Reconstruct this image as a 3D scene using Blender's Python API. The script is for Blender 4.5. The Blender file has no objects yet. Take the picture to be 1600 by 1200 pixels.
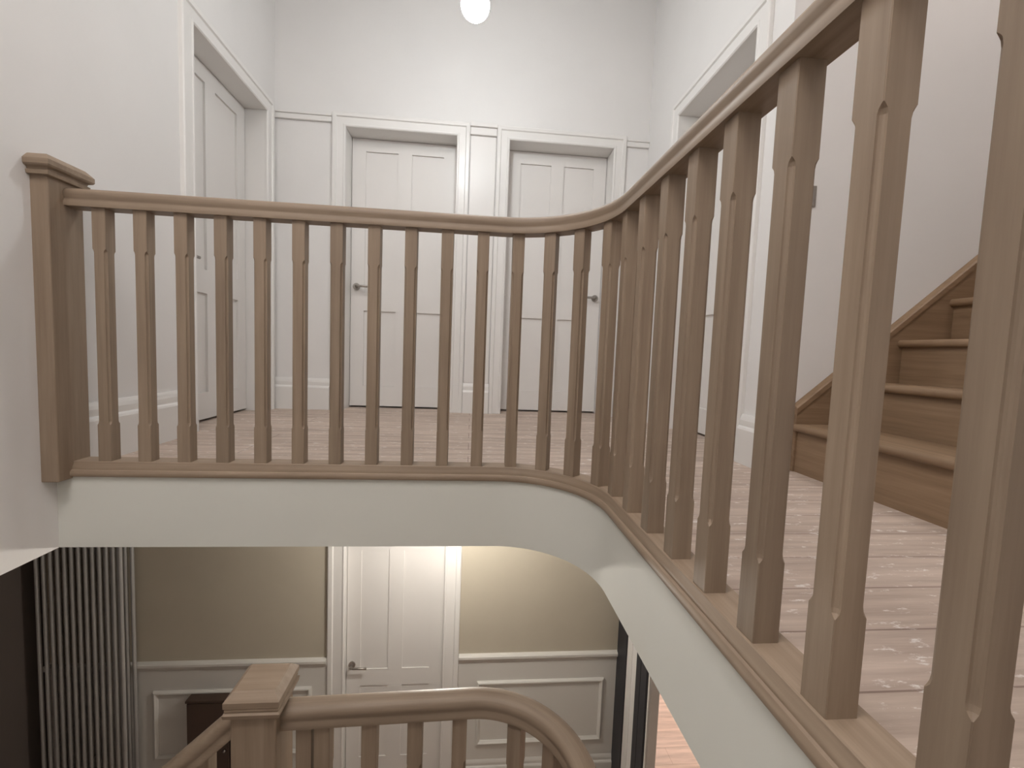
import bpy, bmesh, math
from mathutils import Vector, Matrix

scene = bpy.context.scene
COL = scene.collection
PI = math.pi

# ------------------------------------------------------------------ materials
def new_mat(name):
    m = bpy.data.materials.new(name); m.use_nodes = True
    nt = m.node_tree; b = nt.nodes['Principled BSDF']
    return m, nt, b

def ramp(nt, fac, stops):
    r = nt.nodes.new('ShaderNodeValToRGB')
    els = r.color_ramp.elements
    while len(els) < len(stops): els.new(0.5)
    for e, (p, c) in zip(els, stops):
        e.position = p; e.color = (c[0], c[1], c[2], 1)
    nt.links.new(fac, r.inputs['Fac'])
    return r.outputs['Color']

def noise(nt, vec, scale, detail=4, rough=0.55):
    n = nt.nodes.new('ShaderNodeTexNoise')
    n.inputs['Scale'].default_value = scale
    n.inputs['Detail'].default_value = detail
    n.inputs['Roughness'].default_value = rough
    nt.links.new(vec, n.inputs['Vector'])
    return n.outputs['Fac']

def mapping(nt, out, scale):
    mp = nt.nodes.new('ShaderNodeMapping')
    mp.inputs['Scale'].default_value = scale
    nt.links.new(out, mp.inputs['Vector'])
    return mp.outputs['Vector']

def bump(nt, b, h, strength, dist=0.002):
    bn = nt.nodes.new('ShaderNodeBump')
    bn.inputs['Strength'].default_value = strength
    bn.inputs['Distance'].default_value = dist
    nt.links.new(h, bn.inputs['Height'])
    nt.links.new(bn.outputs['Normal'], b.inputs['Normal'])

def paint(name, rgb, rough=0.6, spec=0.4, mottling=0.02, bmp=0.15, scale=60):
    m, nt, b = new_mat(name)
    tc = nt.nodes.new('ShaderNodeTexCoord').outputs['Object']
    f = noise(nt, tc, 3.0)
    lo = [max(0, c * (1 - mottling)) for c in rgb]; hi = [min(1, c * (1 + mottling)) for c in rgb]
    nt.links.new(ramp(nt, f, [(0.3, lo), (0.7, hi)]), b.inputs['Base Color'])
    b.inputs['Roughness'].default_value = rough
    b.inputs['Specular IOR Level'].default_value = spec
    bump(nt, b, noise(nt, tc, scale, 3), bmp, 0.001)
    return m

OAK = ((0.224, 0.161, 0.112), (0.285, 0.212, 0.151), (0.345, 0.262, 0.190))
STAIR_OAK = ((0.195, 0.124, 0.072), (0.255, 0.167, 0.100), (0.315, 0.212, 0.133))
def oak(name, grain, tones=OAK):
    m, nt, b = new_mat(name)
    tcn = nt.nodes.new('ShaderNodeTexCoord')
    src = tcn.outputs['UV'] if grain == 'uv' else tcn.outputs['Object']
    sc = {'uv': (2.2, 60, 1), 'z': (45, 45, 2.2), 'x': (2.2, 45, 45), 'y': (45, 2.2, 45)}[grain]
    oi = nt.nodes.new('ShaderNodeObjectInfo')
    add = nt.nodes.new('ShaderNodeVectorMath'); add.operation = 'ADD'
    comb = nt.nodes.new('ShaderNodeCombineXYZ')
    mul = nt.nodes.new('ShaderNodeMath'); mul.operation = 'MULTIPLY'; mul.inputs[1].default_value = 13.0
    nt.links.new(oi.outputs['Random'], mul.inputs[0])
    for i in range(3): nt.links.new(mul.outputs[0], comb.inputs[i])
    nt.links.new(src, add.inputs[0]); nt.links.new(comb.outputs[0], add.inputs[1])
    v = mapping(nt, add.outputs[0], sc)
    f = noise(nt, v, 1.0, 6, 0.6)
    col = ramp(nt, f, [(0.25, tones[0]), (0.52, tones[1]), (0.78, tones[2])])
    # a little tone difference from piece to piece
    hsv = nt.nodes.new('ShaderNodeHueSaturation')
    mr = nt.nodes.new('ShaderNodeMapRange')
    mr.inputs['To Min'].default_value = 0.92; mr.inputs['To Max'].default_value = 1.08
    nt.links.new(oi.outputs['Random'], mr.inputs['Value'])
    nt.links.new(mr.outputs[0], hsv.inputs['Value'])
    nt.links.new(col, hsv.inputs['Color'])
    nt.links.new(hsv.outputs['Color'], b.inputs['Base Color'])
    b.inputs['Roughness'].default_value = 0.5
    b.inputs['Specular IOR Level'].default_value = 0.4
    bump(nt, b, f, 0.12, 0.001)
    return m

def floor_boards(name, cols, width, length, seam, splash=True, rough=0.65):
    m, nt, b = new_mat(name)
    tc = nt.nodes.new('ShaderNodeTexCoord').outputs['Object']
    br = nt.nodes.new('ShaderNodeTexBrick')
    br.offset = 0.37; br.inputs['Scale'].default_value = 1.0
    br.inputs['Brick Width'].default_value = length
    br.inputs['Row Height'].default_value = width
    br.inputs['Mortar Size'].default_value = 0.0022
    br.inputs['Mortar Smooth'].default_value = 0.2
    br.inputs['Color1'].default_value = (*cols[0], 1); br.inputs['Color2'].default_value = (*cols[1], 1)
    br.inputs['Mortar'].default_value = (*seam, 1)
    nt.links.new(tc, br.inputs['Vector'])
    g = noise(nt, mapping(nt, tc, (1.6, 22, 1)), 1.0, 6, 0.65)
    gcol = ramp(nt, g, [(0.3, (0.66, 0.61, 0.58)), (0.7, (1.12, 1.10, 1.08))])
    mx = nt.nodes.new('ShaderNodeMix'); mx.data_type = 'RGBA'; mx.blend_type = 'MULTIPLY'
    mx.inputs['Factor'].default_value = 1.0
    nt.links.new(br.outputs['Color'], mx.inputs['A']); nt.links.new(gcol, mx.inputs['B'])
    out = mx.outputs['Result']
    if splash:
        s1 = noise(nt, mapping(nt, tc, (5, 14, 1)), 3.2, 6, 0.75)
        mask = ramp(nt, s1, [(0.575, (0, 0, 0)), (0.64, (1, 1, 1))])
        m2 = nt.nodes.new('ShaderNodeMix'); m2.data_type = 'RGBA'
        nt.links.new(mask, m2.inputs['Factor']); nt.links.new(out, m2.inputs['A'])
        m2.inputs['B'].default_value = (0.80, 0.75, 0.71, 1)
        out = m2.outputs['Result']
    nt.links.new(out, b.inputs['Base Color'])
    b.inputs['Roughness'].default_value = rough
    bump(nt, b, g, 0.2, 0.002)
    return m

def emit(name, rgb, strength):
    m, nt, b = new_mat(name)
    b.inputs['Base Color'].default_value = (0.9, 0.9, 0.9, 1)
    b.inputs['Emission Color'].default_value = (*rgb, 1)
    b.inputs['Emission Strength'].default_value = strength
    return m

def metal(name, rgb, rough=0.35):
    m, nt, b = new_mat(name)
    tc = nt.nodes.new('ShaderNodeTexCoord').outputs['Object']
    f = noise(nt, tc, 90)
    nt.links.new(ramp(nt, f, [(0.3, [c * .9 for c in rgb]), (0.7, rgb)]), b.inputs['Base Color'])
    b.inputs['Metallic'].default_value = 1.0
    b.inputs['Roughness'].default_value = rough
    return m

M = {}
M['wall'] = paint('matt_white_wall_paint', (0.79, 0.773, 0.757), 0.75, 0.25, 0.015, 0.25, 40)
M['fascia'] = paint('pale_fascia_paint', (0.72, 0.718, 0.66), 0.7, 0.3, 0.012, 0.15, 40)
M['gloss'] = paint('white_gloss_paint', (0.80, 0.78, 0.755), 0.28, 0.5, 0.01, 0.08, 25)
M['satin'] = paint('white_satin_door_paint', (0.79, 0.765, 0.74), 0.38, 0.45, 0.01, 0.08, 25)
M['ceil'] = paint('ceiling_paint', (0.80, 0.79, 0.78), 0.85, 0.2, 0.01, 0.2, 40)
M['olive'] = paint('olive_brown_wall_paint', (0.52, 0.47, 0.38), 0.75, 0.25, 0.03, 0.25, 40)
M['dark_wall'] = paint('dark_brown_wall_shade', (0.11, 0.09, 0.08), 0.8, 0.2, 0.03, 0.25, 40)  # dark brown, with the hall corner's lack of light put into the colour
M['wains'] = paint('white_wainscot_paint', (0.70, 0.68, 0.64), 0.45, 0.4, 0.01, 0.1, 25)
M['oak_z'] = oak('oak_vertical_grain', 'z'); M['oak_x'] = oak('oak_x_grain', 'x')
M['stair_y'] = oak('stair_oak_y_grain', 'y', STAIR_OAK); M['stair_x'] = oak('stair_oak_x_grain', 'x', STAIR_OAK); M['oak_uv'] = oak('oak_rail_grain', 'uv')
M['boards'] = floor_boards('worn_floorboards', ((0.565, 0.470, 0.400), (0.615, 0.515, 0.445)), 0.138, 2.6, (0.33, 0.25, 0.21))
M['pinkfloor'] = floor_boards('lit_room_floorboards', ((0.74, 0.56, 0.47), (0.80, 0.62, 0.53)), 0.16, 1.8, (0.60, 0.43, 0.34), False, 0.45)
M['bulb'] = emit('glowing_bulb', (0.93, 0.98, 1.0), 95)
M['globe'] = emit('glowing_globe', (1.0, 0.945, 0.86), 430)
M['fill_panel'] = emit('fill_panel_glow', (1.0, 0.955, 0.93), 9.6)  # glow of the added fill panel over the stairwell
M['chrome'] = metal('brushed_nickel', (0.42, 0.39, 0.36), 0.35)
M['plastic'] = paint('white_plastic', (0.8, 0.8, 0.78), 0.4, 0.5)
M['rad'] = paint('grey_radiator_enamel', (0.40, 0.385, 0.37), 0.4, 0.5, 0.01, 0.05)
M['black'] = paint('anthracite_frame_paint', (0.022, 0.022, 0.028), 0.45, 0.4)
M['darkwood'] = paint('dark_brown_stained_wood', (0.075, 0.048, 0.036), 0.5, 0.35, 0.15)

# ------------------------------------------------------------------ mesh helpers
class MB:
    def __init__(self):
        self.bm = bmesh.new(); self.uv = self.bm.loops.layers.uv.new('UVMap')
    def box(self, x0, x1, y0, y1, z0, z1):
        v = [self.bm.verts.new(p) for p in ((x0,y0,z0),(x1,y0,z0),(x1,y1,z0),(x0,y1,z0),(x0,y0,z1),(x1,y0,z1),(x1,y1,z1),(x0,y1,z1))]
        for f in ((0,3,2,1),(4,5,6,7),(0,1,5,4),(1,2,6,5),(2,3,7,6),(3,0,4,7)):
            self.bm.faces.new([v[i] for i in f])
        return self
    def loft(self, rings, caps=True, smooth=False, closed=True):
        rv = [[self.bm.verts.new(p) for p in r] for r in rings]
        n = len(rings[0])
        for i in range(len(rv) - 1):
            for j in range(n if closed else n - 1):
                k = (j + 1) % n
                f = self.bm.faces.new((rv[i][j], rv[i][k], rv[i+1][k], rv[i+1][j])); f.smooth = smooth
        if caps:
            self.bm.faces.new(list(reversed(rv[0]))); self.bm.faces.new(rv[-1])
        return self
    def poly(self, pts, z0, z1):
        n = len(pts)
        return self.loft([[(p[0], p[1], z0) for p in pts], [(p[0], p[1], z1) for p in pts]])
    def prism(self, pts3, d):
        d = Vector(d)
        return self.loft([[Vector(p) for p in pts3], [Vector(p) + d for p in pts3]])
    def cyl(self, c, r, axis, h, n=20, r2=None, smooth=True):
        c = Vector(c); a = Vector(axis).normalized()
        u = a.orthogonal().normalized(); w = a.cross(u); r2 = r if r2 is None else r2
        ring = lambda o, rr: [o + (u*math.cos(2*PI*i/n) + w*math.sin(2*PI*i/n))*rr for i in range(n)]
        return self.loft([ring(c, r), ring(c + a*h, r2)], smooth=smooth)
    def lathe(self, c, prof, n=24, smooth=True):
        rings = [[(c[0] + r*math.cos(2*PI*i/n), c[1] + r*math.sin(2*PI*i/n), c[2] + z) for i in range(n)] for r, z in prof]
        return self.loft(rings, smooth=smooth)
    def tube(self, pts, r, n=12):
        pts = [Vector(p) for p in pts]; rings = []
        for i, p in enumerate(pts):
            t = (pts[min(i+1, len(pts)-1)] - pts[max(i-1, 0)]).normalized()
            ref = Vector((0,0,1)) if abs(t.z) < 0.9 else Vector((0,1,0))
            u = t.cross(ref).normalized(); w = u.cross(t)
            rings.append([p + (u*math.cos(2*PI*k/n) + w*math.sin(2*PI*k/n))*r for k in range(n)])
        return self.loft(rings, smooth=True)
    def sweep(self, path, prof, smooth_prof=False):
        """path: list of ((x,y,z), (ox,oy)) with ox,oy the outward unit offset; prof: list of (offset, z), closed"""
        s = 0; rings = []; ss = []
        for i, (p, o) in enumerate(path):
            if i: s += (Vector(p) - Vector(path[i-1][0])).length
            ss.append(s)
            rings.append([self.bm.verts.new((p[0] + o[0]*a, p[1] + o[1]*a, p[2] + z)) for a, z in prof])
        n = len(prof); tt = [0]
        for j in range(n): 
            a, b = prof[j], prof[(j+1) % n]; tt.append(tt[-1] + math.hypot(a[0]-b[0], a[1]-b[1]))
        for i in range(len(path) - 1):
            for j in range(n):
                k = (j+1) % n
                f = self.bm.faces.new((rings[i][j], rings[i+1][j], rings[i+1][k], rings[i][k]))
                f.smooth = smooth_prof
                for l, (u, v) in zip(f.loops, ((ss[i], tt[j]), (ss[i+1], tt[j]), (ss[i+1], tt[j+1]), (ss[i], tt[j+1]))):
                    l[self.uv].uv = (u, v)
        self.bm.faces.new(rings[0]); self.bm.faces.new(list(reversed(rings[-1])))
        return self
    def build(self, name, mat, parent=None, bevel=0.0, seg=2, origin=None, autosmooth=None):
        bmesh.ops.recalc_face_normals(self.bm, faces=self.bm.faces)
        me = bpy.data.meshes.new(name)
        if origin is not None:
            bmesh.ops.translate(self.bm, verts=self.bm.verts, vec=-Vector(origin))
        self.bm.to_mesh(me); self.bm.free()
        me.materials.append(mat)
        ob = bpy.data.objects.new(name, me); COL.objects.link(ob)
        if origin is not None and parent is None: ob.location = origin
        if parent is not None: ob.parent = parent
        if bevel:
            md = ob.modifiers.new('bevel', 'BEVEL'); md.width = bevel; md.segments = seg
            md.limit_method = 'ANGLE'; md.angle_limit = math.radians(40)
        if autosmooth:
            for p in me.polygons: p.use_smooth = True
            me.set_sharp_from_angle(angle=math.radians(autosmooth))
        return ob

def tag(o, label, cat, group=None, kind=None):
    o['label'] = label; o['category'] = cat
    if group: o['group'] = group
    if kind: o['kind'] = kind
    return o
def struct(o, label, cat): return tag(o, label, cat, None, 'structure')
def empty(name, loc, rz=0.0):
    o = bpy.data.objects.new(name, None); COL.objects.link(o)
    o.location = loc; o.rotation_euler = (0, 0, rz); o.empty_display_size = 0.1
    return o

# ------------------------------------------------------------------ main dimensions (metres)
XL, XR = -1.387, 1.255          # side walls of the landing
YB = 3.305                      # back wall
HEAD = 1.975                    # door heads
CEIL = 3.1
ZF = -0.2625                    # soffit under the landing
YC, XC, RC = 1.643, 0.459, 0.36 # centre line of the upper balustrade and radius of its bend
HZ = -2.95                      # floor of the hall below
YSW = 1.79                      # wall beside the stairs
YN = -1.4                       # wall behind the camera

def bend_path(x0, yc, xc, r, y1, z=0.0, tilt=0.0, n=22):
    """run along +x, quarter bend, run along -y; outward offset points into the stairwell (-y / -x)"""
    pts = []
    m = 8
    for i in range(m): 
        x = x0 + (xc - r - x0) * i / m
        pts.append(((x, yc + tilt*(x - (xc - r)), z), (0, -1)))
    for i in range(n + 1):
        a = PI/2 * (1 - i / n)
        pts.append(((xc - r + r*math.cos(a), yc - r + r*math.sin(a), z), (-math.cos(a), -math.sin(a))))
    for i in range(1, m + 1): pts.append(((xc, yc - r + (y1 - yc + r) * i / m, z), (-1, 0)))
    return pts

def off(path, d): return [(p[0] + o[0]*d, p[1] + o[1]*d) for p, o in path]

# ------------------------------------------------------------------ room shell
edge = bend_path(XL, YC, XC, RC, YN)
fl = off(edge, -0.042)
b = MB(); b.poly(fl + [(3.3, YN), (3.3, 3.6), (XL - .3, 3.6), (XL - .3, fl[0][1])], -0.24, 0.0)
struct(b.build('floor', M['boards']), 'worn pale floorboards of the upper landing', 'floor')

b = MB(); b.sweep([((p[0], p[1], 0), o) for p, o in edge], [(0.028, ZF), (0.028, -0.012), (-0.041, -0.012), (-0.041, ZF)])
o = b.build('trim_1', M['fascia'], autosmooth=30)
struct(o, 'pale painted fascia curving below the upper oak balustrade', 'fascia')

b = MB(); b.poly(fl + [(3.3, YN), (3.3, 3.6), (-3.3, 3.6), (-3.3, YN), (XL - .1, YN), (XL - .1, fl[0][1])], ZF + .001, -0.241)
struct(b.build('ceiling_hall', M['ceil']), 'ceiling of the hall under the landing', 'ceiling')

def wall_y(name, y0, y1, x0, x1, z0, z1, holes, mat, label):
    """wall in the xz plane with rectangular holes (xa, xb, za, zb), sorted by x"""
    b = MB(); x = x0
    for xa, xb, za, zb in holes:
        b.box(x, xa, y0, y1, z0, z1)
        if za > z0: b.box(xa, xb, y0, y1, z0, za)
        b.box(xa, xb, y0, y1, zb, z1); x = xb
    b.box(x, x1, y0, y1, z0, z1)
    return struct(b.build(name, mat), label, 'wall')
def wall_x(name, x0, x1, y0, y1, z0, z1, holes, mat, label):
    b = MB(); y = y0
    for ya, yb, za, zb in holes:
        b.box(x0, x1, y, ya, z0, z1)
        if za > z0: b.box(x0, x1, ya, yb, z0, za)
        b.box(x0, x1, ya, yb, zb, z1); y = yb
    b.box(x0, x1, y, y1, z0, z1)
    return struct(b.build(name, mat), label, 'wall')

J = 0.014                         # jamb lining
D2 = (-0.912, -0.148); D3 = (0.228, 0.992)      # back doors (x)
D1 = (2.385, 3.160)               # left door (y)
D4 = (2.020, 2.790)               # right door (y)
D5 = (-0.885, -0.150)             # hall door (x)
wall_y('wall_back', YB, YB + .2, XL - .2, XR + .2, 0, CEIL,
       [(D2[0]-J, D2[1]+J, 0, HEAD+J), (D3[0]-J, D3[1]+J, 0, HEAD+J)], M['wall'], 'white back wall of the landing with two doors')
wall_x('wall_left', XL - .2, XL, YN, YB, 0, CEIL, [(D1[0]-J, D1[1]+J, 0, HEAD+J)], M['wall'], 'white left wall rising beside the newel post')
b = MB(); b.box(XL - .2, XL, YN, YC + .04, ZF, 0.0)
struct(b.build('wall_left_lower', M['wall']), 'lower edge of the white left wall where it stops above the hall', 'wall')
wall_x('wall_right', XR, XR + .2, YSW, YB, 0, CEIL, [(D4[0]-J, D4[1]+J, 0, HEAD+J)], M['wall'], 'white right wall behind the bend of the handrail')
wall_y('wall_stair', YSW, YSW + .12, XR + .2, 3.3, 0, CEIL + .6, [], M['wall'], 'cream wall above the oak stair string')
b = MB(); b.box(1.43, 3.3, .72, .82, 0, CEIL + .6)
struct(b.build('wall_stair_near', M['wall']), 'white wall on the near side of the rising stairs', 'wall')
b = MB(); b.box(1.43, 1.53, YN, .72, 0, CEIL)
struct(b.build('wall_right_near', M['wall']), 'white right wall of the landing nearest the camera', 'wall')
b = MB(); b.box(3.2, 3.3, .84, YSW, 0, CEIL + .6)
struct(b.build('wall_stair_end', M['wall']), 'wall at the head of the rising stairs', 'wall')
b = MB(); b.box(-3.3, 3.3, YN - .1, YN, HZ, CEIL)
struct(b.build('wall_front', M['wall']), 'white wall on the near side of the stairwell', 'wall')
b = MB(); b.box(XL - .2, 1.53, YN, YB + .2, CEIL, CEIL + .1)
struct(b.build('ceiling', M['ceil']), 'white ceiling over the landing', 'ceiling')
b = MB(); b.box(1.43, 3.3, .74, YSW + .12, CEIL + .6, CEIL + .7)
struct(b.build('ceiling_stair', M['ceil']), 'white ceiling over the rising stairs', 'ceiling')

# hall below
wall_y('wall_hall_back', YB, YB + .2, -2.95, XR + .12, HZ, ZF, [(D5[0]-J, D5[1]+J, HZ, HZ + 1.98)], M['olive'], 'olive brown hall wall under the landing')
b = MB(); b.box(-3.05, -2.95, YN, YB + .2, HZ, ZF)
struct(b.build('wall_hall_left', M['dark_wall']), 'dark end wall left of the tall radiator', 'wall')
wall_x('wall_hall_right', XR, XR + .06, YN, YB, HZ, ZF, [(0.9, 2.69, HZ, -0.55)], M['wains'], 'white right wall of the hall with an opening into a lit room')
b = MB(); b.box(-3.05, XR + .06, YN, YB + .2, HZ - .1, HZ)
struct(b.build('floor_hall', M['boards']), 'floorboards of the hall below', 'floor')
b = MB(); b.box(XR + .06, 4.3, YN, 5.6, HZ - .1, HZ)
struct(b.build('floor_room', M['pinkfloor']), 'warm pinkish wooden floor of the lit room through the opening', 'floor')
b = MB(); b.box(4.2, 4.3, YN, 5.6, HZ, ZF - .05); b.box(XR + .12, 4.2, 5.5, 5.6, HZ, ZF - .05); b.box(XR, XR + .12, YB + .2, 5.5, HZ, ZF - .05)
struct(b.build('wall_room', M['wall']), 'walls of the lit room beyond the hall opening', 'wall')
b = MB(); b.box(XR + .12, 4.3, 3.6, 5.6, ZF - .05, ZF + .05)
struct(b.build('ceiling_room', M['ceil']), 'ceiling of the lit room beyond the hall', 'ceiling')

# ------------------------------------------------------------------ doors
def arch_prof(w, t=0.022):
    # across the architrave: 0 = inner edge, w = outer edge; second value = projection from the wall
    return [(0, 0), (0, t*.55), (.006, t*.8), (.014, t*.8), (.018, t*.62), (w*.66, t*.62), (w*.72, t), (w*.94, t), (w, t*.8), (w, 0)]

def make_door(name, label, loc, rz, W, H, depth, aw, handle_side, zs, stile=0.1, handle_z=.905, mid=0.1, leaf_mat='satin', rec=.013):
    root = empty(name, loc, rz)
    struct(root, label, 'door')
    # leaf: stiles, rails, muntin; panels are its children
    y0, y1 = depth, depth + .04
    zb, zlo, zlk0, zlk1, ztop = .014, zs[0], zs[1], zs[2], zs[3]
    g = .003
    b = MB()
    b.box(g, stile, y0, y1, zb, H - g); b.box(W - stile, W - g, y0, y1, zb, H - g)
    for a, c in ((zb, zlo), (zlk0, zlk1), (ztop, H - g)): b.box(stile, W - stile, y0, y1, a, c)
    cx = W / 2
    for a, c in ((zlo, zlk0), (zlk1, ztop)): b.box(cx - mid/2, cx + mid/2, y0, y1, a, c)
    leaf = b.build('door_leaf', M[leaf_mat], root)
    for xa, xb in ((stile, cx - mid/2), (cx + mid/2, W - stile)):
        for a, c in ((zlo, zlk0), (zlk1, ztop)):
            p = MB(); p.box(xa, xb, y0 + rec, y1 - .008, a, c)
            p.build('panel', M[leaf_mat], leaf)
    # jamb lining and stop
    b = MB()
    b.box(-J + .001, 0, -.001, depth + .05, 0, H); b.box(W, W + J - .001, -.001, depth + .05, 0, H)
    b.box(-J + .001, W + J - .001, -.001, depth + .05, H, H + J - .001)
    b.build('jamb', M['gloss'], root)
    # mitred architrave
    b = MB()
    pr = arch_prof(aw)
    rings = []
    for (px, pz, sx, sz) in ((0, 0, -1, 0), (0, H, -1, 1), (W, H, 1, 1), (W, 0, 1, 0)):
        rings.append([(px + sx*a, -t, pz + sz*a) for a, t in pr])
    b.loft(rings)
    b.build('architrave', M['gloss'], root)
    if handle_side:
        hx = .045 if handle_side < 0 else W - .045
        dr = 1 if handle_side < 0 else -1
        hd = MB(); hd.cyl((hx, y0, handle_z), .026, (0, -1, 0), .009, 24); hd.cyl((hx, y0 - .009, handle_z), .0105, (0, -1, 0), .038, 16)
        hnd = hd.build('handle', M['chrome'], root, autosmooth=40)
        lv = MB(); LL_ = .135 if name == 'door_1' else .118
        lv.tube([(hx, y0 - .043, handle_z), (hx + dr*.02, y0 - .049, handle_z), (hx + dr*.06, y0 - .05, handle_z), (hx + dr*LL_, y0 - .05, handle_z - .001)], .0085, 12)
        lv.build('lever', M['chrome'], hnd)
    return root

ZS = (.166, .730, .862, 1.885)
make_door('door_1', 'white four panel door in the left wall', (XL, D1[0], 0), PI/2, D1[1]-D1[0], HEAD, .126, .095, -1, ZS)
make_door('door_2', 'white four panel door, left of the pair in the back wall', (D2[0], YB, 0), 0, D2[1]-D2[0], HEAD, .15, .092, -1, ZS)
make_door('door_3', 'white four panel door, right of the pair in the back wall', (D3[0], YB, 0), 0, D3[1]-D3[0], HEAD, .15, .092, 1, ZS)
make_door('door_4', 'white door in the right wall seen between the balusters', (XR, D4[1], 0), -PI/2, D4[1]-D4[0], HEAD, .15, .095, 0, ZS)
make_door('door_5', 'white panelled hall door below the landing fascia', (D5[0], YB, HZ), 0, D5[1]-D5[0], 1.966, .05, .125, -1, (.2, .79, .925, 1.87), .105, .965, .11, rec=.007)

# boarded pilaster between the back doors with a small cap
b = MB(); b.box(-.052, .132, YB - .012, YB, .222, 1.985)
b.box(-.054, .134, YB - .030, YB, 1.985, 2.004); b.box(-.054, .134, YB - .021, YB, 2.004, 2.040); b.box(-.056, .136, YB - .036, YB, 2.040, 2.066)
struct(b.build('trim_2', M['satin'], bevel=.004), 'narrow white pilaster board between the two back doors', 'trim')
# picture rail at door head height
b = MB()
for xa, xb in ((XL, -1.006), (1.086, XR)):
    b.box(xa, xb, YB - .020, YB, 1.995, 2.030); b.box(xa, xb, YB - .028, YB, 2.030, 2.044)
struct(b.build('trim_3', M['gloss'], bevel=.004), 'white picture rail at door head height on the back wall', 'trim')

# skirting boards
def skirt_prof(h=.222, t=.03):
    return [(0, 0), (t, 0), (t, h*.70), (t*.86, h*.74), (t*.62, h*.77), (t*.62, h*.88), (t*.5, h*.94), (t*.3, h), (0, h)]
def skirting(name, p0, p1, nrm, label, mat='gloss', z=0.0, h=.222, t=.03):
    b = MB(); n = Vector((nrm[0], nrm[1], 0))
    b.loft([[Vector((q[0], q[1], z)) + n*a + Vector((0,0,zz)) for a, zz in skirt_prof(h, t)] for q in (p0, p1)])
    return struct(b.build(name, M[mat]), label, 'skirting board')
skirting('baseboard_left', (XL, 1.708), (XL, D1[0] - .097), (1, 0), 'tall white skirting board along the left wall')
skirting('baseboard_back_left', (XL, YB), (D2[0] - .094, YB), (0, -1), 'white skirting board in the left corner of the back wall')
skirting('baseboard_back_middle', (-.055, YB), (.135, YB), (0, -1), 'short white skirting piece between the two back doors')
skirting('baseboard_back_right', (D3[1] + .094, YB), (XR, YB), (0, -1), 'white skirting board in the right corner of the back wall')
skirting('baseboard_right', (XR, YSW), (XR, D4[0] - .097), (-1, 0), 'short white skirting piece at the end of the right wall')

# ------------------------------------------------------------------ hall panelling
b = MB(); b.box(-2.95, D5[0] - .127, YB - .008, YB, HZ + .19, -1.935); b.box(D5[1] + .127, XR, YB - .008, YB, HZ + .19, -1.935)
struct(b.build('wall_hall_panelling', M['wains']), 'white wainscot boards on the lower half of the hall wall', 'wainscot')
def dado(name, x0, x1, label):
    b = MB(); pr = [(0, -1.955), (.012, -1.95), (.016, -1.932), (.026, -1.926), (.034, -1.912), (.034, -1.895), (.026, -1.886), (0, -1.884)]
    b.loft([[(x, YB - a, z) for a, z in pr] for x in (x0, x1)])
    struct(b.build(name, M['wains']), label, 'dado rail')
dado('trim_4', -2.95, D5[0] - .127, 'white dado rail left of the hall door')
dado('trim_5', D5[1] + .127, XR, 'white dado rail right of the hall door')
def panel_mould(name, x0, x1, z0, z1, label):
    w = .032; b = MB()
    pr = [(0, 0), (0, .010), (.008, .020), (.016, .022), (.024, .014), (w, .008), (w, 0)]
    rings = []
    cs = ((x0, z0, 1, 1), (x0, z1, 1, -1), (x1, z1, -1, -1), (x1, z0, -1, 1), (x0, z0, 1, 1))
    for px, pz, sx, sz in cs: rings.append([(px + sx*a, YB - .007 - t, pz + sz*a) for a, t in pr])
    b.loft(rings, caps=False)
    struct(b.build(name, M['wains']), label, 'panel moulding')
panel_mould('trim_6', -2.235, -1.120, -2.635, -2.105, 'white panel moulding left of the hall door')
panel_mould('trim_7', .125, 1.135, -2.630, -2.105, 'white panel moulding right of the hall door')
skirting('baseboard_hall_left', (-2.95, YB), (D5[0] - .127, YB), (0, -1), 'white skirting board left of the hall door', 'wains', HZ, .19, .03)
skirting('baseboard_hall_right', (D5[1] + .127, YB), (XR, YB), (0, -1), 'white skirting board right of the hall door', 'wains', HZ, .19, .03)

# dark framed opening on the right of the hall
root = empty('door_6', (XR, 2.9, HZ)); struct(root, 'black door frame beside the opening to the lit room', 'door frame')
for ya, yb, pr in ((3.10, 3.295, .022), (2.825, 2.905, .022), (2.715, 2.812, .026)):
    b = MB(); b.box(-pr, 0, ya - 2.9, yb - 2.9, 0, 2.2); b.build('frame_post', M['black'], root, bevel=.004)
b = MB(); b.box(-.016, 0, 2.908 - 2.9, 3.097 - 2.9, 0, 2.2); b.box(-.024, 0, 2.99 - 2.9, 3.02 - 2.9, 0, 2.2); b.build('white_lining', M['gloss'], root, bevel=.004)
b = MB(); b.box(-.014, .0, 2.692 - 2.9, 2.713 - 2.9, 0, 2.2); b.build('architrave', M['wains'], root, bevel=.004)

# ------------------------------------------------------------------ balustrades
BS = 0.042
def baluster_mesh(h, z_lo, z_hi, c=0.0070):
    """square baluster with coved corners that stop short of both ends, origin at its base centre"""
    k = BS / 2; e = .0010; m = 4
    lv = [(0, e), (z_lo - .002, e), (z_lo + .001, c*.5), (z_lo + .004, c*.8), (z_lo + .010, c), (z_hi - .010, c), (z_hi - .004, c*.8), (z_hi - .001, c*.5), (z_hi + .002, e), (h, e)]
    rings = []
    for z, q in lv:
        ring = []
        for sx, sy, a0 in ((1, -1, PI), (1, 1, 1.5*PI), (-1, 1, 0), (-1, -1, .5*PI)):
            for i in range(m + 1):
                a = a0 - (PI/2) * i / m
                ring.append((sx*k + q*math.cos(a), sy*k + q*math.sin(a), z))
        rings.append(ring)
    b = MB(); b.loft(rings)
    return b

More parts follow.
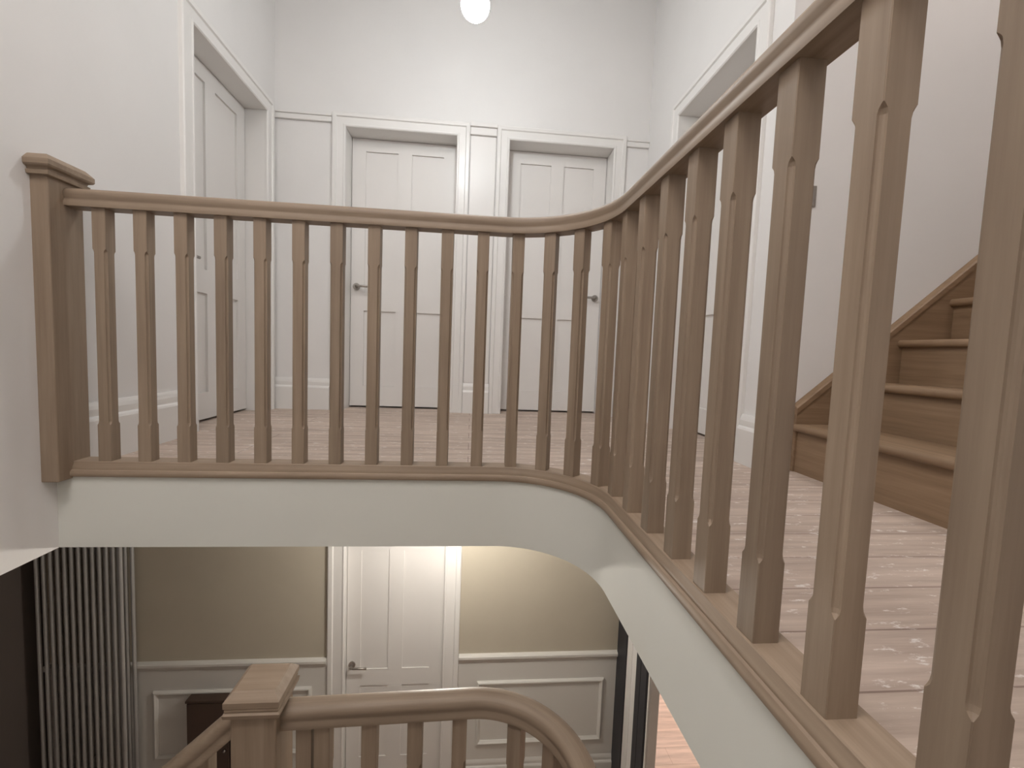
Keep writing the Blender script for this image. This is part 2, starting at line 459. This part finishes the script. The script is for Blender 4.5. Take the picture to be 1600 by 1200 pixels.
RAIL = [(.030, .000), (.0315, .012), (.027, .020), (.0275, .026), (.031, .034), (.0305, .045), (.025, .054), (.013, .060), (0, .0615),
        (-.013, .060), (-.025, .054), (-.0305, .045), (-.031, .034), (-.0275, .026), (-.027, .020), (-.0315, .012), (-.030, .000)]
BASE = [(.030, -.012), (.037, -.012), (.0395, -.007), (.0395, .003), (.036, .009), (.031, .011), (.031, .015), (.0295, .022), (.0255, .029), (.0245, .036), (.0225, .038),
        (-.0415, .038), (-.0415, .0), (-.0405, -.0115)]

def rel(path, loc): return [((p[0]-loc[0], p[1]-loc[1], p[2]-loc[2]), o) for p, o in path]

def newel(parent, loc, cx, cy, w, z0, z1, cap_over, name='newel_post'):
    x, y = cx - loc[0], cy - loc[1]; h = w/2; a, c = z0 - loc[2], z1 - loc[2]
    b = MB(); b.box(x-h, x+h, y-h, y+h, a, c)
    post = b.build(name, M['oak_z'], parent, bevel=.004)
    k = MB(); q = h + cap_over
    sq = lambda r, z: [(x-r, y-r, z), (x+r, y-r, z), (x+r, y+r, z), (x-r, y+r, z)]
    k.loft([sq(h + .002, c - .012), sq(h + .012, c - .010), sq(h + .014, c + .001), sq(h + .008, c + .004), sq(h + .010, c + .010),
            sq(q - .003, c + .014), sq(q, c + .019), sq(q, c + .034), sq(q - .004, c + .039), sq(q - .016, c + .052), sq(q - .020, c + .054)])
    k.build('newel_cap', M['oak_x'], post)
    return post

# ---- upper
UL = (-.9, YC, 0)
up = empty('upper_balustrade', UL)
tag(up, 'upper oak balustrade along the landing edge, bending towards the camera on the right', 'balustrade')
path = bend_path(-1.345, YC, XC, RC, -1.35)
b = MB(); b.sweep(rel([((p[0], p[1], .886), o) for p, o in path], UL), RAIL)
b.build('handrail', M['oak_uv'], up, autosmooth=50)
b = MB(); b.sweep(rel(path, UL), BASE)
b.build('base_rail', M['oak_uv'], up, autosmooth=35)
newel(up, UL, -1.336 - .064, 1.625, .128, -.020, .970, .022)
proto = baluster_mesh(.850, .128, .714)
first = proto.build('baluster', M['oak_z'], up)
spots = [(.158 - .127*i, YC, 0) for i in range(11, -1, -1)]
def on_arc(a): return (XC - RC + RC*math.cos(a), YC - RC + RC*math.sin(a), a - PI/2)
spots += [on_arc(math.radians(61)), on_arc(math.radians(42)), on_arc(math.radians(21))]
spots += [(XC, yf + .0205, 0) for yf in (1.289, 1.154, 1.017, .882, .749, .608, .468, .322, .185, .06, -.075, -.21, -.345)]
for i, (x, y, rz) in enumerate(spots):
    o = first if i == 0 else first.copy()
    if i: COL.objects.link(o); o.parent = up
    o.location = (x - UL[0], y - UL[1], .0375); o.rotation_euler = (0, 0, rz)

# ---- lower
LZ = -1.45
LY, LX, LR = 1.236, .308, .27
LL = (-.545, 1.222, LZ)
low = empty('lower_balustrade', LL)
tag(low, 'lower oak balustrade with square newel post in the stairwell foreground', 'balustrade')
lpath = bend_path(-.50, LY, LX, LR, -1.3, tilt=.03)
b = MB(); b.sweep(rel([((p[0], p[1], -.590), o) for p, o in lpath], LL), RAIL)
b.build('handrail', M['oak_uv'], low, autosmooth=50)
b = MB(); b.sweep(rel([((p[0], p[1], LZ), o) for p, o in lpath], LL), BASE)
b.build('base_rail', M['oak_uv'], low, autosmooth=35)
newel(low, LL, -.545, 1.222, .116, LZ - .2, -.509, .012)
lb = first.copy(); lb.data = first.data
lspots = [(-.430, 1.224, 0)] + [(-.381 + .127*i, LY + .03*(-.381 + .127*i - (LX - LR)), 0) for i in range(5)][0:5]
for a in (62, 36, 10): lspots.append((LX - LR + LR*math.cos(math.radians(a)), LY - LR + LR*math.sin(math.radians(a)), math.radians(a) - PI/2))
lspots = [s for i, s in enumerate(lspots) if i != 5]
for yy in (.86, .73, .60): lspots.append((LX, yy, 0))
bl = first.data
for x, y, rz in lspots:
    o = bpy.data.objects.new('baluster', bl); COL.objects.link(o); o.parent = low
    o.location = (x - LL[0], y - LL[1], .0375 - .026); o.rotation_euler = (0, 0, rz)
bpy.data.objects.remove(lb)
# raking rail falling away to the left of the newel
b = MB()
sl = .91; x0, x1 = -.602, -1.24
rings = [[(x - LL[0], 1.222 + a - LL[1], (-.598 + (x - x0)*sl) + z*1.25 - LL[2]) for a, z in RAIL] for x in (x0, x1)]
b.loft(rings, smooth=False); b.build('raking_handrail', M['oak_x'], low, autosmooth=50)
rk = MB()
rings = [[(x - LL[0], 1.222 + a - LL[1], (LZ + .02 + (x - x0)*sl) + z - LL[2]) for a, z in ((.03, 0), (.03, .05), (-.03, .05), (-.03, 0))] for x in (x0, x1)]
rk.loft(rings); rk.build('raking_base_rail', M['oak_x'], low)
for i in range(5):
    x = -.70 - .115*i; zb = LZ + .055 + (x - x0)*sl
    o = bpy.data.objects.new('baluster', bl); COL.objects.link(o); o.parent = low
    o.location = (x - LL[0], 1.222 - LL[1], zb - LL[2])
# intermediate landing that carries the lower balustrade
b = MB(); b.box(-.61, .34, YN, LY + .03, LZ - .25, LZ - .012)
struct(b.build('floor_half_landing', M['boards']), 'half landing below the lower balustrade', 'floor')

# ------------------------------------------------------------------ oak stairs rising to the right
SL = (1.393, 1.3, 0)
st = empty('staircase', SL)
tag(st, 'oak staircase rising to the right beyond the landing floor', 'staircase')
ya, yb_ = .88, 1.757
NX = [1.368 + .224*i for i in range(8)]
NZ = [.205, .393, .577, .762, .95, 1.138, 1.326, 1.514]
pz = 0.0
for i, (nx, nz) in enumerate(zip(NX, NZ)):
    rx = nx + .024
    b = MB(); b.box(rx - SL[0], rx + .016 - SL[0], ya - SL[1], yb_ - SL[1], pz, nz - .030)
    b.build('riser', M['stair_y'], st)
    # tread with rounded nosing
    ex = rx + .224 + .017 if i < 7 else 3.19
    pr = [(ex, nz - .030), (nx + .010, nz - .030), (nx + .003, nz - .025), (nx, nz - .015), (nx + .003, nz - .005), (nx + .010, nz), (ex, nz)]
    b = MB(); b.loft([[(x - SL[0], y - SL[1], z) for x, z in pr] for y in (ya, yb_)])
    b.build('tread', M['stair_y'], st, autosmooth=40)
    pz = nz - .0301
sk = (.93 - .289) / (2.148 - 1.396)
def string(y0, y1, nm):
    zt = lambda x: .289 + sk*(x - 1.396)
    zb = lambda x: max(0.0, zt(x) - .46)
    xs = (1.385, 3.19)
    pts = [(xs[0], 0), (xs[0], zt(xs[0])), (xs[1], zt(xs[1])), (xs[1], zb(xs[1])), (1.396 + (.46 - .289)/sk, 0)]
    b = MB(); b.prism([(x - SL[0], y0 - SL[1], z) for x, z in pts], (0, y1 - y0, 0))
    s = b.build(nm, M['stair_x'], st)
    c = MB()
    rings = []
    for x in (1.380, 3.19):
        rings.append([(x - SL[0], y0 - .006 - SL[1], zt(x) - .028), (x - SL[0], y0 - .006 - SL[1], zt(x) - .004), (x - SL[0], y0 - SL[1], zt(x) + .003), (x - SL[0], y1 - SL[1], zt(x) + .003), (x - SL[0], y1 - SL[1], zt(x) - .028)])
    c.loft(rings); c.build('string_bead', M['stair_x'], s)
string(1.758, 1.788, 'wall_string')
string(.850, .879, 'outer_string')

# light switch on the wall by the stairs
sw = empty('light_switch', (1.367, YSW, 1.115)); tag(sw, 'small light switch on the cream wall above the stairs, half hidden by a baluster', 'light switch')
b = MB(); b.box(-.041, .041, -.009, 0, 0, .086); b.build('switch_plate', M['chrome'], sw, bevel=.003)
b = MB(); b.box(-.012, .012, -.015, -.009, .025, .061); b.build('rocker', M['plastic'], sw, bevel=.002)

# ------------------------------------------------------------------ tall column radiator
RX0, RX1, RZ0, RZ1 = -2.862, -2.315, HZ + .12, -.80
rad = empty('column_radiator', ((RX0 + RX1)/2, 3.2, HZ)); tag(rad, 'tall grey column radiator standing in the dark hall corner', 'radiator')
NCOL = 13; rl = rad.location
cm = MB()
for yy in (-.052, .052):
    cm.lathe((0, yy, 0), [(.006, 0.0), (.0125, .012), (.0125, RZ1 - RZ0 - .012), (.006, RZ1 - RZ0)], 14)
for zz in (.04, RZ1 - RZ0 - .04):
    cm.tube([(0, -.052, zz), (0, 0, zz + (.012 if zz > .5 else -.012)), (0, .052, zz)], .012, 10)
c0 = cm.build('column', M['rad'], rad)
for i in range(NCOL):
    o = c0 if i == 0 else c0.copy()
    if i: COL.objects.link(o); o.parent = rad
    o.location = (RX0 + .0125 + (RX1 - RX0 - .025)*i/(NCOL-1) - rl.x, 0, RZ0 - rl.z)
for zz in (RZ0 + .05, RZ1 - .05):
    b = MB(); b.cyl((RX0 + .005 - rl.x, 0, zz - rl.z), .014, (1, 0, 0), RX1 - RX0 - .01, 14); b.build('header', M['rad'], rad)
for xx in (RX1 - .04, RX0 + .04):
    b = MB(); b.tube([(xx - rl.x, 0, RZ0 + .03 - rl.z), (xx - rl.x, 0, 0)], .008, 10); b.build('pipe', M['chrome'], rad)
for zz in (RZ0 + .25, RZ1 - .25):
    b = MB(); b.box(-.03, .03, .05, .105, zz - rl.z, zz - rl.z + .03); b.build('bracket', M['rad'], rad)

# dark cabinet below the panelling
cb = empty('cabinet', (-1.66, 3.24, HZ)); tag(cb, 'dark brown shallow cabinet against the panelled hall wall behind the lower newel', 'cabinet')
b = MB(); b.box(-.295, .295, -.025, .03, .08, .815); b.build('body', M['darkwood'], cb, bevel=.004)
b = MB(); b.box(-.302, .302, -.042, .034, .815, .833); b.build('top', M['darkwood'], cb, bevel=.004)
for xa, xb in ((-.292, -.003), (.003, .292)):
    b = MB(); b.box(xa, xb, -.040, -.025, .09, .81); d = b.build('door', M['darkwood'], cb, bevel=.003)
    b = MB(); kx = xb - .03 if xa < 0 else xa + .03; b.lathe((kx, -.050, .45), [(.004, -.01), (.01, -.004), (.01, .004), (.004, .01)], 12); b.build('knob', M['chrome'], d)
for sx in (-.27, .27):
    b = MB(); b.box(sx - .02, sx + .02, -.02, .03, 0, .08); b.build('leg', M['darkwood'], cb)

# ------------------------------------------------------------------ lamps and added fill lights
PL = (-.033, 2.25, 2.10)
pl = empty('pendant_lamp', (PL[0], PL[1], CEIL)); tag(pl, 'bare glowing globe bulb hanging from the landing ceiling', 'lamp')
b = MB(); b.lathe((0, 0, 0), [(.05, 0), (.05, -.012), (.03, -.03), (.008, -.035)], 24); b.build('ceiling_rose', M['plastic'], pl)
b = MB(); b.cyl((0, 0, -.03), .004, (0, 0, -1), CEIL - PL[2] - .03 - .125, 8); b.build('cord', M['plastic'], pl)
b = MB(); b.lathe((0, 0, PL[2] - CEIL + .064), [(.017, 0), (.019, .02), (.019, .045), (.012, .06), (.005, .066)], 20); b.build('lamp_holder', M['plastic'], pl)
b = MB(); r = .068
b.lathe((0, 0, PL[2] - CEIL), [(max(.0005, r*math.sin(PI*i/16)), -r*math.cos(PI*i/16)) for i in range(17)], 28)
b.build('bulb', M['bulb'], pl)

HLZ = -.672
hl = empty('hall_pendant_lamp', (-.10, 2.64, ZF)); tag(hl, 'globe bulb hanging from the hall ceiling in front of the hall door', 'lamp')
b = MB(); b.lathe((0, 0, 0), [(.05, 0), (.05, -.012), (.03, -.03), (.008, -.035)], 24); b.build('ceiling_rose', M['plastic'], hl)
b = MB(); b.cyl((0, 0, -.03), .004, (0, 0, -1), ZF - HLZ - .03 - .095, 8); b.build('cord', M['plastic'], hl)
b = MB(); b.lathe((0, 0, HLZ - ZF + .041), [(.014, 0), (.016, .015), (.016, .035), (.010, .05), (.005, .055)], 20); b.build('lamp_holder', M['plastic'], hl)
b = MB(); r = .044
b.lathe((0, 0, HLZ - ZF), [(max(.0005, r*math.sin(PI*i/14)), -r*math.cos(PI*i/14)) for i in range(15)], 24); b.build('globe', M['globe'], hl)

rl_ = empty('room_ceiling_lamp', (2.3, 4.2, ZF - .05)); tag(rl_, 'ceiling lamp in the lit room beyond the hall opening', 'lamp')
b = MB(); b.box(-.3, .3, -.3, .3, -.02, 0); b.build('lamp_base', M['plastic'], rl_)
b = MB(); b.box(-.29, .29, -.29, .29, -.035, -.02); b.build('diffuser', emit('room_diffuser', (1.0, .90, .82), 34), rl_)

sp = empty('stairwell_fill_panel', (-.72, -.05, CEIL)); tag(sp, 'added fill light panel, unseen above the stairwell', 'lamp')  # added out of view as soft fill for the stairwell and balusters
b = MB(); b.box(-.62, .62, -.62, .62, -.03, 0); b.build('fill_frame', M['plastic'], sp)
b = MB(); b.box(-.6, .6, -.6, .6, -.04, -.03); b.build('diffuser', M['fill_panel'], sp)

ss = empty('stair_fill_panel', (2.1, 1.30, CEIL + .6)); tag(ss, 'added fill light panel, unseen high over the rising stairs', 'lamp')  # added out of view to brighten the stair wall and treads from above
b = MB(); b.box(-.32, .32, -.32, .32, -.03, 0); b.build('fill_frame', M['plastic'], ss)
b = MB(); b.box(-.3, .3, -.3, .3, -.04, -.03); b.build('diffuser', emit('stair_fill_glow', (1.0, .92, .885), 10.5), ss)

# ------------------------------------------------------------------ world, camera, view
w = bpy.data.worlds.new('World'); scene.world = w; w.use_nodes = True
w.node_tree.nodes['Background'].inputs[0].default_value = (.02, .02, .022, 1)

FPX, YAW, PIT, ROL, ZCAM = 695.176, 0.093426, -0.072426, 0.038120, 0.4657
f = Vector((math.sin(YAW)*math.cos(PIT), math.cos(YAW)*math.cos(PIT), math.sin(PIT)))
r0 = Vector((math.cos(YAW), -math.sin(YAW), 0)); u0 = r0.cross(f)
r = r0*math.cos(ROL) + u0*math.sin(ROL); u = -r0*math.sin(ROL) + u0*math.cos(ROL)
cam = bpy.data.cameras.new('Camera'); co = bpy.data.objects.new('Camera', cam); COL.objects.link(co)
cam.sensor_fit = 'HORIZONTAL'; cam.sensor_width = 36.0; cam.lens = FPX / 1600 * 36.0
cam.clip_start = 0.02; cam.clip_end = 60
mw = Matrix((( r.x, u.x, -f.x, 0), (r.y, u.y, -f.y, 0), (r.z, u.z, -f.z, ZCAM), (0, 0, 0, 1)))
co.matrix_world = mw
scene.camera = co
vs = scene.view_settings
vs.view_transform = 'Standard'; vs.look = 'None'; vs.gamma = 1.0; vs.use_curve_mapping = False
vs.exposure = 0.2
